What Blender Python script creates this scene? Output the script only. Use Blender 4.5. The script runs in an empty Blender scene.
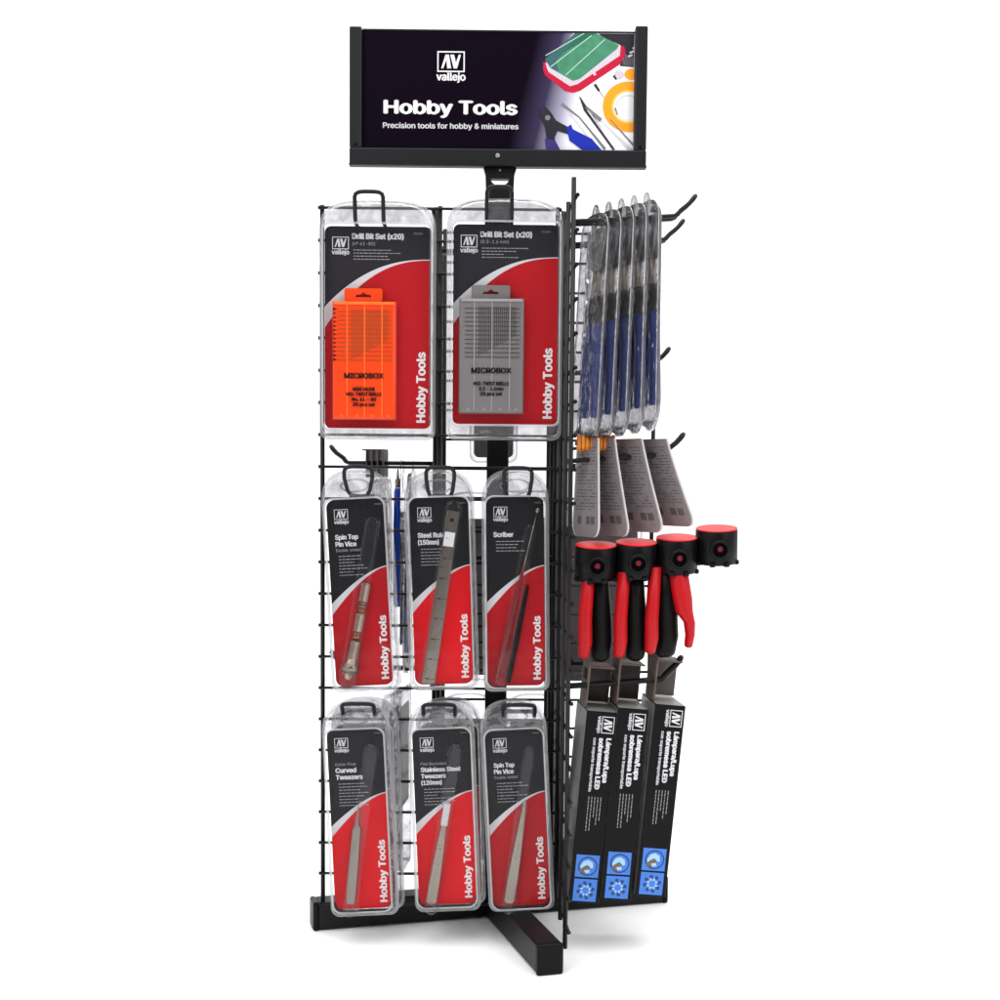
import bpy, bmesh, math, random
from mathutils import Vector, Matrix
random.seed(7)
S = 0.001                                  # everything below is written in millimetres
sc = bpy.context.scene
col = sc.collection
PI = math.pi

# ------------------------------------------------------------------ materials
def lin(c):
    c = c / 255.0
    return c / 12.92 if c <= 0.04045 else ((c + 0.055) / 1.055) ** 2.4
def rgb(r, g, b): return (lin(r), lin(g), lin(b), 1.0)
MATS = {}
def mat(name, c, rough=0.5, metal=0.0, spec=0.5, bump=0.0, scale=200.0, vary=0.0, coat=0.0, trans=0.0):
    m = bpy.data.materials.new(name); m.use_nodes = True
    nt = m.node_tree; b = nt.nodes['Principled BSDF']
    b.inputs['Base Color'].default_value = c
    b.inputs['Roughness'].default_value = rough
    b.inputs['Metallic'].default_value = metal
    b.inputs['Specular IOR Level'].default_value = spec
    b.inputs['Coat Weight'].default_value = coat
    b.inputs['Transmission Weight'].default_value = trans
    tc = nt.nodes.new('ShaderNodeTexCoord')
    if bump or vary:
        n = nt.nodes.new('ShaderNodeTexNoise'); n.inputs['Scale'].default_value = scale
        n.inputs['Detail'].default_value = 4
        nt.links.new(tc.outputs['Object'], n.inputs['Vector'])
        if bump:
            bp = nt.nodes.new('ShaderNodeBump'); bp.inputs['Strength'].default_value = bump
            bp.inputs['Distance'].default_value = 0.001
            nt.links.new(n.outputs['Fac'], bp.inputs['Height']); nt.links.new(bp.outputs['Normal'], b.inputs['Normal'])
        if vary:
            r = nt.nodes.new('ShaderNodeValToRGB')
            r.color_ramp.elements[0].position = 0.3; r.color_ramp.elements[1].position = 0.7
            r.color_ramp.elements[0].color = tuple(x * (1 - vary) for x in c[:3]) + (1,)
            r.color_ramp.elements[1].color = tuple(min(1, x * (1 + vary)) for x in c[:3]) + (1,)
            nt.links.new(n.outputs['Fac'], r.inputs['Fac']); nt.links.new(r.outputs['Color'], b.inputs['Base Color'])
    MATS[name] = m
    return m
def plastic(name, tint, refl, haze, hazecol, rough=0.07, bump=0.35, scale=45, mottle=0.0):
    """thin clear packaging film: see-through, a sheen that rises at the edges, a little haze"""
    m = bpy.data.materials.new(name); m.use_nodes = True
    nt = m.node_tree; nt.nodes.clear(); N = nt.nodes.new; L = nt.links.new
    out = N('ShaderNodeOutputMaterial')
    tr = N('ShaderNodeBsdfTransparent'); tr.inputs['Color'].default_value = tint + (1,)
    gl = N('ShaderNodeBsdfGlossy'); gl.inputs['Roughness'].default_value = rough
    gl.inputs['Color'].default_value = (1, 1, 1, 1)
    df = N('ShaderNodeBsdfDiffuse'); df.inputs['Color'].default_value = hazecol + (1,)
    fr = N('ShaderNodeFresnel'); fr.inputs['IOR'].default_value = 1.45
    mu = N('ShaderNodeMath'); mu.operation = 'MULTIPLY'; mu.inputs[1].default_value = refl
    mu.use_clamp = True
    m1 = N('ShaderNodeMixShader'); m1.inputs[0].default_value = haze
    m2 = N('ShaderNodeMixShader')
    tc = N('ShaderNodeTexCoord'); no = N('ShaderNodeTexNoise'); no.inputs['Scale'].default_value = scale
    no.inputs['Detail'].default_value = 1.5
    bp = N('ShaderNodeBump'); bp.inputs['Strength'].default_value = bump; bp.inputs['Distance'].default_value = 0.004
    L(tc.outputs['Object'], no.inputs['Vector']); L(no.outputs['Fac'], bp.inputs['Height'])
    L(bp.outputs['Normal'], gl.inputs['Normal']); L(bp.outputs['Normal'], fr.inputs['Normal'])
    if mottle:
        n2 = N('ShaderNodeTexNoise'); n2.inputs['Scale'].default_value = 60; n2.inputs['Detail'].default_value = 3; n2.inputs['Distortion'].default_value = 1.2
        rm = N('ShaderNodeValToRGB'); L(tc.outputs['Object'], n2.inputs['Vector']); L(n2.outputs['Fac'], rm.inputs['Fac']); L(rm.outputs['Color'], tr.inputs['Color'])
        rm.color_ramp.elements[0].position = 0.35; rm.color_ramp.elements[0].color = tuple(x * (1 - mottle) for x in tint) + (1,)
        rm.color_ramp.elements[1].position = 0.68; rm.color_ramp.elements[1].color = tuple(min(0.97, x * (1 + mottle)) for x in tint) + (1,)
    L(fr.outputs[0], mu.inputs[0]); L(tr.outputs[0], m1.inputs[1]); L(df.outputs[0], m1.inputs[2])
    L(mu.outputs[0], m2.inputs[0]); L(m1.outputs[0], m2.inputs[1]); L(gl.outputs[0], m2.inputs[2])
    L(m2.outputs[0], out.inputs['Surface'])
    MATS[name] = m
    return m

mat('black_wire', rgb(14, 14, 16), 0.4, 0, 0.25, bump=0.15, scale=900)
mat('black_metal', rgb(15, 15, 18), 0.45, 0, 0.22, bump=0.12, scale=1200, vary=0.15)
mat('black_rail', rgb(27, 27, 31), 0.42, 0, 0.22, bump=0.05, scale=1200)
mat('black_plastic', rgb(9, 8, 10), 0.38, 0, 0.14, bump=0.1, scale=700)
mat('black_grip', rgb(8, 8, 9), 0.45, 0, 0.14, bump=0.2, scale=500)
mat('card_dark', rgb(38, 36, 42), 0.5, 0, 0.1)
mat('card_black', rgb(25, 25, 28), 0.5, 0, 0.1)
mat('card_red', rgb(208, 10, 22), 0.5, 0, 0.1)
mat('card_red_hazed', rgb(176, 16, 26), 0.5, 0, 0.1)  # duller red: haze of the plastic in front put into the ink colour
mat('ink_white', rgb(228, 228, 228), 0.6, 0, 0.1)
mat('ink_silver', rgb(205, 205, 208), 0.6, 0, 0.1)
mat('ink_grey', rgb(150, 150, 154), 0.6, 0, 0.1)
mat('ink_black', rgb(30, 22, 22), 0.6, 0, 0.1)
mat('orange', rgb(234, 66, 0), 0.3, 0, 0.4, coat=0.2, bump=0.05, scale=200)
mat('orange_dark', rgb(158, 62, 12), 0.4)
mat('orange_light', rgb(255, 108, 28), 0.35)
mat('smoke', rgb(118, 114, 114), 0.3, 0, 0.4, coat=0.2, bump=0.05, scale=200)
mat('smoke_dark', rgb(62, 59, 60), 0.4)
mat('smoke_light', rgb(142, 139, 140), 0.35)
mat('steel', rgb(128, 121, 114), 0.28, 0.95, 0.5)
mat('steel_light', rgb(138, 129, 118), 0.26, 0.9, 0.5)
mat('brass', rgb(170, 146, 130), 0.24, 0.95, 0.5)
mat('copper', rgb(150, 92, 62), 0.25, 0.95, 0.5)
mat('red_enamel', rgb(130, 4, 14), 0.3, 0, 0.4)
mat('red_grip', rgb(172, 8, 18), 0.45, 0, 0.25, bump=0.12, scale=500)
mat('red_cap', rgb(222, 18, 26), 0.4, 0, 0.25)
mat('recess_shade', rgb(4, 4, 5), 0.8, 0, 0.02)
mat('dark_red', rgb(96, 8, 24), 0.4, 0, 0.25)
mat('blue_grip', rgb(20, 58, 150), 0.4, 0, 0.4, bump=0.1, scale=500)
mat('film_card', rgb(150, 148, 148), 0.5, 0, 0.3, vary=0.4, scale=55)
mat('card_rim', rgb(196, 192, 192), 0.4, 0, 0.4)
mat('back_card', rgb(126, 120, 122), 0.3, 0, 0.5, bump=0.1, scale=120, vary=0.1)
mat('rear_card', rgb(92, 84, 84), 0.6, 0, 0.2, vary=0.2, scale=40)
mat('tab_card', rgb(96, 84, 78), 0.6, 0, 0.25, vary=0.2, scale=60)
mat('box_black', rgb(10, 10, 12), 0.33, 0, 0.12, bump=0.04, scale=80)
mat('box_grey', rgb(135, 133, 128), 0.45, 0, 0.3, vary=0.12, scale=30)
mat('box_side_lit', rgb(100, 97, 95), 0.35, 0, 0.4, vary=0.35, scale=22)
mat('icon_blue', rgb(48, 112, 200), 0.4)
mat('orange_roll', rgb(206, 120, 30), 0.5, vary=0.35, scale=90)
mat('blue_bright', rgb(16, 70, 190), 0.35)
mat('icon_navy', rgb(12, 40, 104), 0.4)
mat('icon_pale', rgb(150, 190, 225), 0.4)
mat('icon_brown', rgb(96, 84, 62), 0.4)
mat('screw', rgb(210, 208, 205), 0.3, 0.8)
mat('case_green', rgb(72, 134, 104), 0.4, spec=.1, vary=.12, scale=150); mat('case_green_dark', rgb(44, 104, 82), 0.4, spec=.1)
mat('case_fade', rgb(62, 98, 104), 0.4, spec=.1); mat('case_line', rgb(170, 205, 180), 0.4); mat('case_red', rgb(186, 34, 60), 0.4, spec=.1); mat('case_pale', rgb(205, 192, 202), 0.4)
mat('tape_orange', rgb(253, 158, 26), 0.4); mat('tape_light', rgb(254, 196, 90), 0.4)
mat('print_blue', rgb(36, 52, 168), 0.4, spec=.1); mat('print_violet', rgb(52, 40, 112), 0.4)
mat('print_black', rgb(28, 24, 36), 0.4); mat('print_grey', rgb(120, 118, 124), 0.4); mat('print_dark', rgb(44, 38, 44), 0.4)
plastic('clear_front', (0.98, 0.98, 0.985), 0.22, 0.006, (0.8, 0.8, 0.84), bump=0.12)
plastic('clear_edge', (0.56, 0.55, 0.57), 1.7, 0.13, (0.52, 0.50, 0.53), rough=0.12, bump=0.7, scale=70, mottle=0.22)
plastic('clear_rim', (0.62, 0.61, 0.63), 1.6, 0.32, (0.62, 0.61, 0.63), rough=0.14, bump=0.5, scale=90)
plastic('clear_bulge', (0.95, 0.95, 0.96), 0.55, 0.008, (0.8, 0.8, 0.82), rough=0.06, bump=0.2)

plastic('clear_milky', (0.93, 0.93, 0.95), 1.0, 0.045, (0.80, 0.80, 0.82), rough=0.1, bump=0.9, scale=50, mottle=0.06)
plastic('bead_highlight', (0.78, 0.78, 0.79), 1.8, 0.34, (0.82, 0.81, 0.82), rough=0.08, bump=0.4)  # edge highlight of the rim put in as a paler, hazier film
plastic('clear_film', (0.72, 0.71, 0.73), 1.6, 0.30, (0.66, 0.65, 0.66), rough=0.15, bump=0.8, scale=60, mottle=0.4)

# poster background: navy print that fades to white towards its right end (ink on the poster itself)
m = bpy.data.materials.new('poster_print'); m.use_nodes = True; MATS['poster_print'] = m
nt = m.node_tree; b = nt.nodes['Principled BSDF']; b.inputs['Roughness'].default_value = 0.4
b.inputs['Specular IOR Level'].default_value = 0.06
tc = nt.nodes.new('ShaderNodeTexCoord'); sx = nt.nodes.new('ShaderNodeSeparateXYZ'); ma = nt.nodes.new('ShaderNodeMath')
ma.operation = 'MULTIPLY_ADD'; ma.inputs[1].default_value = -0.25
r = nt.nodes.new('ShaderNodeValToRGB'); mr = nt.nodes.new('ShaderNodeMapRange')
nt.links.new(tc.outputs['Object'], sx.inputs[0]); nt.links.new(sx.outputs['Z'], ma.inputs[0]); nt.links.new(sx.outputs['X'], ma.inputs[2])
nt.links.new(ma.outputs[0], mr.inputs['Value']); mr.inputs['From Min'].default_value = -0.192; mr.inputs['From Max'].default_value = -0.120
nt.links.new(mr.outputs[0], r.inputs['Fac']); nt.links.new(r.outputs['Color'], b.inputs['Base Color'])
e = r.color_ramp.elements; e[0].position = 0.0; e[0].color = rgb(11, 3, 17); e[1].position = 1.0; e[1].color = rgb(250, 248, 250)
x = e.new(0.35); x.color = rgb(58, 50, 78); x = e.new(0.62); x.color = rgb(160, 156, 176); x = e.new(0.82); x.color = rgb(232, 230, 238)

# ------------------------------------------------------------------ mesh builder
TEXTS = {}
try: FONT = bpy.data.fonts.load(bpy.utils.system_resource('DATAFILES', path='fonts') + '/Inter.woff2')   # ships with Blender
except Exception: FONT = None
def text_geo(s, bold):
    k = (s, bold)
    if k not in TEXTS:
        cu = bpy.data.curves.new('lettering', 'FONT'); cu.body = s; cu.offset = 0.0; cu.resolution_u = 3
        if FONT: cu.font = FONT
        o = bpy.data.objects.new('lettering', cu); col.objects.link(o)
        bpy.context.view_layer.update()
        me = bpy.data.meshes.new_from_object(o.evaluated_get(bpy.context.evaluated_depsgraph_get()))
        vs = [(v.co.x, v.co.y) for v in me.vertices]; fs = [tuple(p.vertices) for p in me.polygons]
        bpy.data.objects.remove(o); bpy.data.curves.remove(cu); bpy.data.meshes.remove(me)
        x0 = min(v[0] for v in vs); x1 = max(v[0] for v in vs); y0 = min(v[1] for v in vs); y1 = max(v[1] for v in vs)
        bd = bold * 0.55                                     # heavier weight: the same letters laid a hair apart
        lay = [(0, 0, 0)] + ([(bd, 0, 1), (-bd, 0, 2), (0, bd * .6, 3), (0, -bd * .6, 4), (bd * .5, 0, 5), (-bd * .5, 0, 6)] if bold >= 0.03 else [])
        V = []; Fc = []
        for dx, dz, q in lay:
            n0 = len(V); V += [(v[0] - x0 + dx, v[1] + dz, q * 0.012) for v in vs]; Fc += [tuple(i + n0 for i in f) for f in fs]
        TEXTS[k] = (V, Fc, x1 - x0, y0, y1)
    return TEXTS[k]

class MB:
    """one mesh in millimetres, with as many material slots as it needs"""
    def __init__(s): s.bm = bmesh.new(); s.mats = []
    def mi(s, m):
        if m not in s.mats: s.mats.append(m)
        return s.mats.index(m)
    def face(s, pts, m, smooth=False):
        vs = [s.bm.verts.new(p) for p in pts]
        try: f = s.bm.faces.new(vs)
        except ValueError: return
        f.material_index = s.mi(m); f.smooth = smooth
    def box(s, x0, x1, y0, y1, z0, z1, m, bev=0.0, M=None, seg=2):
        r = bmesh.ops.create_cube(s.bm, size=1.0)
        vs = r['verts']
        for v in vs: v.co = Vector(((x0 + x1) / 2 + v.co.x * (x1 - x0), (y0 + y1) / 2 + v.co.y * (y1 - y0), (z0 + z1) / 2 + v.co.z * (z1 - z0)))
        fs = set(f for v in vs for f in v.link_faces)
        if bev:
            es = list(set(e for v in vs for e in v.link_edges))
            rr = bmesh.ops.bevel(s.bm, geom=es, offset=bev, segments=seg, affect='EDGES', profile=0.5)
            fs = set(rr['faces']) | set(f for v in rr['verts'] for f in v.link_faces)
            vs = list(set(v for f in fs for v in f.verts))
        for f in fs: f.material_index = s.mi(m)
        if M is not None:
            for v in vs: v.co = M @ v.co
        return vs
    def rings(s, rs, m, cap0=True, cap1=True, closed=True, smooth=True):
        vr = [[s.bm.verts.new(p) for p in r] for r in rs]
        n = len(rs[0])
        for a, b in zip(vr, vr[1:]):
            for i in range(n if closed else n - 1):
                f = s.bm.faces.new((a[i], a[(i + 1) % n], b[(i + 1) % n], b[i])); f.material_index = s.mi(m); f.smooth = smooth
        if cap0: f = s.bm.faces.new(vr[0][::-1]); f.material_index = s.mi(m)
        if cap1: f = s.bm.faces.new(vr[-1]); f.material_index = s.mi(m)
    def tube(s, pts, r, m, n=8, closed=False):
        pts = [Vector(p) for p in pts]; rs = []; up = None
        rad = r if isinstance(r, (list, tuple)) else [r] * len(pts)
        for i, p in enumerate(pts):
            a = pts[max(0, i - 1)]; b = pts[min(len(pts) - 1, i + 1)]
            if closed: a = pts[(i - 1) % len(pts)]; b = pts[(i + 1) % len(pts)]
            t = (b - a).normalized()
            if up is None: up = Vector((0, 0, 1)) if abs(t.z) < 0.9 else Vector((1, 0, 0))
            u = t.cross(up).normalized(); w = u.cross(t).normalized(); up = w
            rs.append([p + u * math.cos(k * 2 * PI / n) * rad[i] + w * math.sin(k * 2 * PI / n) * rad[i] for k in range(n)])
        if closed: rs.append(rs[0])
        s.rings(rs, m, cap0=not closed, cap1=not closed)
    def lathe(s, a, b, prof, m, n=16, smooth=True):
        """prof: list of (t along a-b, radius)"""
        a = Vector(a); b = Vector(b); d = b - a; t = d.normalized()
        u = t.cross(Vector((0, 1, 0.01))).normalized(); w = u.cross(t)
        s.rings([[a + d * q + (u * math.cos(k * 2 * PI / n) + w * math.sin(k * 2 * PI / n)) * r for k in range(n)] for q, r in prof], m, smooth=smooth)
    def prism(s, pts, y0, y1, m, M=None, sm=None):
        """outline in x,z given depth from y0 to y1"""
        f0 = [Vector((p[0], y0, p[1])) for p in pts]; f1 = [Vector((p[0], y1, p[1])) for p in pts]
        if M is not None: f0 = [M @ v for v in f0]; f1 = [M @ v for v in f1]
        s.face(f0, m); s.face(f1[::-1], m)
        n = len(pts)
        for i in range(n): s.face([f0[i], f1[i], f1[(i + 1) % n], f0[(i + 1) % n]], sm or m)
    def flat(s, pts, y, m, M=None):
        v = [Vector((p[0], y, p[1])) for p in pts]
        if M is not None: v = [M @ q for q in v]
        s.face(v, m)
    def text(s, t, x, z, y, m, width=None, height=None, rot=0.0, bold=0.08, align='l', M=None):
        """lettering printed on a sheet at depth y; x,z is the baseline start; width is along the writing, height that of the capitals"""
        vs, fs, w, y0, y1 = text_geo(t, bold)
        H = 0.73 if t == 'H' else text_geo('H', 0.0)[4]
        if width and height: kx, kz = width / w, height / H
        elif width: kx = kz = width / w
        else: kx = kz = height / H
        ox = {'l': 0, 'c': -w * kx / 2, 'r': -w * kx}[align]
        c, sn = math.cos(rot), math.sin(rot)
        bv = []
        for vx, vy, vq in vs:
            a = vx * kx + ox; bb = vy * kz
            v = Vector((x + a * c - bb * sn, y - vq, z + a * sn + bb * c))
            bv.append(s.bm.verts.new(M @ v if M is not None else v))
        k = s.mi(m)
        for f in fs:
            try: q = s.bm.faces.new([bv[i] for i in f]); q.material_index = k
            except ValueError: pass
    def link(s, name, parent=None, mats=None):
        me = bpy.data.meshes.new(name)
        for v in s.bm.verts: v.co *= S
        s.bm.to_mesh(me); s.bm.free()
        for k in s.mats: me.materials.append(MATS[k])
        o = bpy.data.objects.new(name, me); col.objects.link(o)
        if parent: o.parent = parent
        return o

def thing(name, label, cat, loc=(0, 0, 0), rot=(0, 0, 0), group=None):
    o = bpy.data.objects.new(name, None); col.objects.link(o)
    o.empty_display_size = 0.02
    o.location = [c * S for c in loc]; o.rotation_euler = [math.radians(a) for a in rot]
    o['label'] = label; o['category'] = cat
    if group: o['group'] = group
    return o
def copy_tree(o, parent=None):
    c = o.copy(); col.objects.link(c)
    if parent: c.parent = parent
    for ch in list(o.children): copy_tree(ch, c)
    return c

def arc(cx, cz, rx, rz, a0, a1, n):
    return [(cx + rx * math.cos(math.radians(a0 + (a1 - a0) * i / n)), cz + rz * math.sin(math.radians(a0 + (a1 - a0) * i / n))) for i in range(n + 1)]
def rrect(x0, x1, z0, z1, r, n=5, rt=None):
    rt = r if rt is None else rt
    return (arc(x0 + r, z0 + r, r, r, 180, 270, n) + arc(x1 - r, z0 + r, r, r, 270, 360, n)
            + arc(x1 - rt, z1 - rt, rt, rt, 0, 90, n) + arc(x0 + rt, z1 - rt, rt, rt, 90, 180, n))
def logo(mb, x, z, w, y, m, rot=0.0, M=None, word=True, bw=0.06):
    """framed AV emblem with the lower-case word below; x,z = lower left corner of the frame, w = frame width"""
    c, sn = math.cos(rot), math.sin(rot)
    def T(p): return (x + (p[0] * c - p[1] * sn) * w, z + (p[0] * sn + p[1] * c) * w)
    h = 0.74; t = 0.045
    for q in ([(0, 0), (1, 0), (1, t), (0, t)], [(0, h - t), (1, h - t), (1, h), (0, h)], [(0, t), (t, t), (t, h - t), (0, h - t)], [(1 - t, t), (1, t), (1, h - t), (1 - t, h - t)]):
        mb.flat([T(p) for p in q], y, m, M)
    a, b2 = 0.13, 0.62
    for q in ([(0.14, a), (0.22, a), (0.335, 0.45), (0.30, b2)], [(0.30, b2), (0.335, 0.45), (0.36, a), (0.51, a), (0.42, b2)],
              [(0.47, b2), (0.61, b2), (0.68, 0.33), (0.66, a), (0.60, a)], [(0.66, a), (0.68, 0.33), (0.78, b2), (0.86, b2), (0.72, a)]):
        mb.flat([T(p) for p in q], y, m, M)
    if word:
        p = T((-0.02, -0.30)); mb.text('vallejo', p[0], p[1], y, m, width=1.04 * w, height=0.27 * w, rot=rot, bold=bw, M=M)
        for q in (0.36, 0.47):                      # slab serifs on the two l
            mb.flat([T((q - 0.035, 0.005 - 0.02)), T((q + 0.01, 0.005 - 0.02)), T((q + 0.01, -0.005)), T((q - 0.035, -0.005))], y, m, M)

def smalltext(mb, x, z, y, m, wmax, lines, pitch, hgt, rot=0.0, M=None):
    """fine print too small to read: word-sized strokes"""
    c, sn = math.cos(rot), math.sin(rot)
    for i in range(lines):
        full = wmax * random.uniform(0.55, 1.0); a = 0.0
        if i % 3 == 2: full *= 0.7
        while a < full:
            w = random.uniform(1.8, 6) * hgt
            if a + w > wmax: break
            q = [(a, -i * pitch), (a + w, -i * pitch), (a + w, -i * pitch + hgt), (a, -i * pitch + hgt)]
            mb.flat([(x + u * c - v * sn, z + u * sn + v * c) for u, v in q], y, m, M)
            a += w + hgt * 1.1

# ------------------------------------------------------------------ the rack
rack = thing('spinner_rack', 'black wire countertop spinner rack on a cross base with a printed header sign', 'display rack')
TH = math.radians(15.46)
for k in range(4):
    a = TH - PI / 2 + k * PI / 2
    M = Matrix.Rotation(a, 4, 'Z')
    mb = MB(); mb.box(12.5 if k % 2 else -12.5, 190, -12.5, 12.5, 1.5, 29.5, 'black_metal', 1.6, M)
    foot = mb.link('foot', rack)
    mb = MB(); mb.box(189.5, 196, -13.2, 13.2, 0, 30.2, 'black_plastic', 2.6, M, 3)
    mb.link('end_cap', foot)
mb = MB(); mb.box(-11.5, 11.5, -11.5, 11.5, 29.6, 764, 'black_metal', 2.0)
mb.box(-17, 17, -17, 17, 29.7, 33, 'black_metal', 1.0)
mb.link('post', rack)

# one grid panel; local x along the panel, local y = 0, front side is -y
def rod(mb, a, b, r): mb.tube([a, b], r, 'black_wire', 8)
def panel(loc, rz, w=233.0, z0=30.0, z1=729.5, over=0.0, nv=3):
    mb = MB()
    n = 22
    for i in range(n + 1):
        z = z0 + (z1 - z0) * i / n
        rod(mb, (-2.5, 0, z), (w + 2.5, 0, z), 1.45)
        for x in (-2.8, w + 2.8):                    # the little weld drops at the wire ends
            mb.lathe((x - 1, 0, z), (x + 1, 0, z), [(0, 1.4), (0.5, 2.1), (1, 1.4)], 'black_wire', 8)
    for x in [w * k / (nv - 1) for k in range(nv)]: ov = over if x == 0 else 0; rod(mb, (x, 3.3, z0 - 3 - ov), (x, 3.3, z1 + 3 + ov), 2.3)
    o = mb.link('grid_panel', rack)
    o.location = [c * S for c in loc]; o.rotation_euler = (0, 0, math.radians(rz))
    return o
p_front = panel((-175.6, -66.6, 0), 0)
p_right = panel((69.5, -176, 0), 92.6, z0=38, z1=722, over=13, nv=6)  # inner uprights added to give the shaded darkness of the edge-on grid
p_back = panel((170, 66.6, 0), 180, w=228)
p_left = panel((-66.6, 175.6, 0), 270)
# short arms that tie each panel to the post
for k in range(4):
    M = Matrix.Rotation(k * PI / 2, 4, 'Z')
    for z in (76, 380, 696):
        mb = MB(); mb.box(-9, 9, -62.2, -11.6, z, z + 4, 'black_metal', 0.6, M); mb.link('tie_arm', rack)

def hook(parent, x, z, ln, up, w, lean=8.0, back=0.0, rise=0.0, pinch=1.0, r=2.0):
    """double-wire peg: out from the panel, then turned up into a closed loop (panel-local, outwards is -y)"""
    mb = MB(); h = w / 2
    def side(s):
        p = [(s * h * pinch, -1.5, z), (s * h * pinch, -ln * 0.5, z + rise * 0.5), (s * h * pinch, -(ln - 5), z + rise),
             (s * h * pinch, -(ln - 1.5), z + rise + 1.3), (s * h * (pinch + 1) / 2, -ln - 1, z + rise + 5)]
        p += [(s * h, -ln - lean * 0.6, z + rise + up * 0.6), (s * h, -ln - lean * 0.85, z + rise + up * 0.82)]
        return p
    top = [(h * c, -ln - lean * (0.85 + 0.15 * q), z + rise + up * (0.82 + 0.18 * q)) for c, q in ((0.93, 0.55), (0.72, 0.9), (0.4, 1.0), (0, 1.0), (-0.4, 1.0), (-0.72, 0.9), (-0.93, 0.55))]
    pts = side(1) + top + side(-1)[::-1]
    mb.tube([(x + a, b, c) for a, b, c in pts], r, 'black_wire', 8)
    mb.box(x - h * pinch - 4, x + h * pinch + 4, -3.6, -1.4, z - 3, z + 1.2, 'black_wire', 0.5)
    return mb.link('hook', parent)
fx = 175.6
hook(p_front, -125 + fx, 708, 44, 27, 27)
hook(p_front, -1 + fx, 710, 44, 31, 24, r=1.9)
for x, pn in ((-135, .6), (-56, .75), (19, .75)): hook(p_front, x + fx, 447, 44, 28, 27, pinch=pn)
for x in (-135, -56, 22): hook(p_front, x + fx, 231, 44, 14, 31, lean=10)
# hooks on the right-hand panel stick out to the right (panel-local x = distance from the near edge)
for x, z, ln, up in ((66, 709, 104, 20), (150, 701, 108, 20), (150, 572, 96, 20), (66, 482, 97, 20), (66, 262, 99, 22)):
    hook(p_right, x, z, ln, up, 9 if z < 700 else 16, lean=16, rise=7, r=2.2)
for z in (480, 262): hook(p_left, 160, z, 95, 17, 9, lean=14, r=2.2)
for z in (480, 262): hook(p_back, 75, z, 60, 20, 20, lean=8)

# ------------------------------------------------------------------ header sign
mb = MB()
prof = [(-17, 783), (17, 783), (15, 777), (13.5, 742), (-13.5, 742), (-15, 777)]
slot = arc(0, 772, 9.5, 7, 180, 360, 10)
def ring_prism(mb, outer, inner, y0, y1, m):
    k = len(inner)
    o = [(outer[0][0], outer[0][1])]
    # bridge the outline to the hole by angle so the opening is real
    import math as _m
    cx = sum(p[0] for p in inner) / k; cz = sum(p[1] for p in inner) / k
    def hit(a):
        dx, dz = _m.cos(a), _m.sin(a); best = 1e9
        for i in range(len(outer)):
            (x0, z0), (x1, z1) = outer[i], outer[(i + 1) % len(outer)]
            den = dx * (z1 - z0) - dz * (x1 - x0)
            if abs(den) < 1e-9: continue
            t = ((x0 - cx) * (z1 - z0) - (z0 - cz) * (x1 - x0)) / den
            u = ((x0 - cx) * dz - (z0 - cz) * dx) / den
            if t > 0 and -1e-6 <= u <= 1 + 1e-6: best = min(best, t)
        return (cx + dx * best, cz + dz * best)
    angs = [_m.atan2(p[1] - cz, p[0] - cx) for p in inner] + [_m.atan2(p[1] - cz, p[0] - cx) for p in outer]
    angs = sorted(set(round(a, 6) for a in angs))
    def inn(a):
        dx, dz = _m.cos(a), _m.sin(a); best = 1e9
        for i in range(k):
            (x0, z0), (x1, z1) = inner[i], inner[(i + 1) % k]
            den = dx * (z1 - z0) - dz * (x1 - x0)
            if abs(den) < 1e-9: continue
            t = ((x0 - cx) * (z1 - z0) - (z0 - cz) * (x1 - x0)) / den
            u = ((x0 - cx) * dz - (z0 - cz) * dx) / den
            if t > 0 and -1e-6 <= u <= 1 + 1e-6: best = min(best, t)
        return (cx + dx * best, cz + dz * best)
    O = [hit(a) for a in angs]; I = [inn(a) for a in angs]; n = len(angs)
    for i in range(n):
        j = (i + 1) % n
        for y, fl in ((y0, 1), (y1, -1)):
            q = [(I[i][0], y, I[i][1]), (O[i][0], y, O[i][1]), (O[j][0], y, O[j][1]), (I[j][0], y, I[j][1])]
            mb.face(q[::fl], m)
        mb.face([(O[i][0], y0, O[i][1]), (O[i][0], y1, O[i][1]), (O[j][0], y1, O[j][1]), (O[j][0], y0, O[j][1])], m)
        mb.face([(I[i][0], y1, I[i][1]), (I[i][0], y0, I[i][1]), (I[j][0], y0, I[j][1]), (I[j][0], y1, I[j][1])], m)
ring_prism(mb, prof, slot, -6, 6, 'black_metal')
mb.box(-13.2, 13.2, -14, 14, 722, 741.5, 'black_metal', 1.5)
mb.lathe((0, -17, 731), (0, -13.5, 731), [(0, 5.5), (0.6, 6), (1, 6)], 'black_plastic', 14)
mb.lathe((0, -8.5, 780), (0, -5.5, 780), [(0, 1), (1, 1)], 'screw', 8)
mb.link('sign_bracket', rack)
sign = bpy.data.objects.new('header_sign', None); col.objects.link(sign); sign.parent = rack
sign.location = (0, 0, 0)
mb = MB()
mb.box(-154, 149.5, -13, 1, 783.3, 800.5, 'black_rail', 1.2)
mb.box(-154.6, 150.2, -11, 0, 783, 786, 'black_plastic', 0.8)
mb.box(-154, -141.5, -12, 0, 800.7, 921.5, 'black_rail', 1.5)
mb.box(136.8, 149.5, -12, 0, 800.7, 925, 'black_rail', 1.5)
mb.box(-141.4, 136.7, -5, 0, 919.4, 921.2, 'black_rail', 0.4)
mb.link('frame', sign)
mb = MB(); mb.lathe((-2.5, -15, 793.5), (-2.5, -12.8, 793.5), [(0, 1.6), (0.6, 2.4), (1, 2.4)], 'screw', 12); mb.link('screw', sign)
for x in (-147.6, 143.2):
    mb = MB(); mb.lathe((x, -13.4, 804), (x, -11.8, 804), [(0, 1.2), (1, 1.8)], 'black_plastic', 10); mb.link('screw', sign)
mb = MB()
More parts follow.
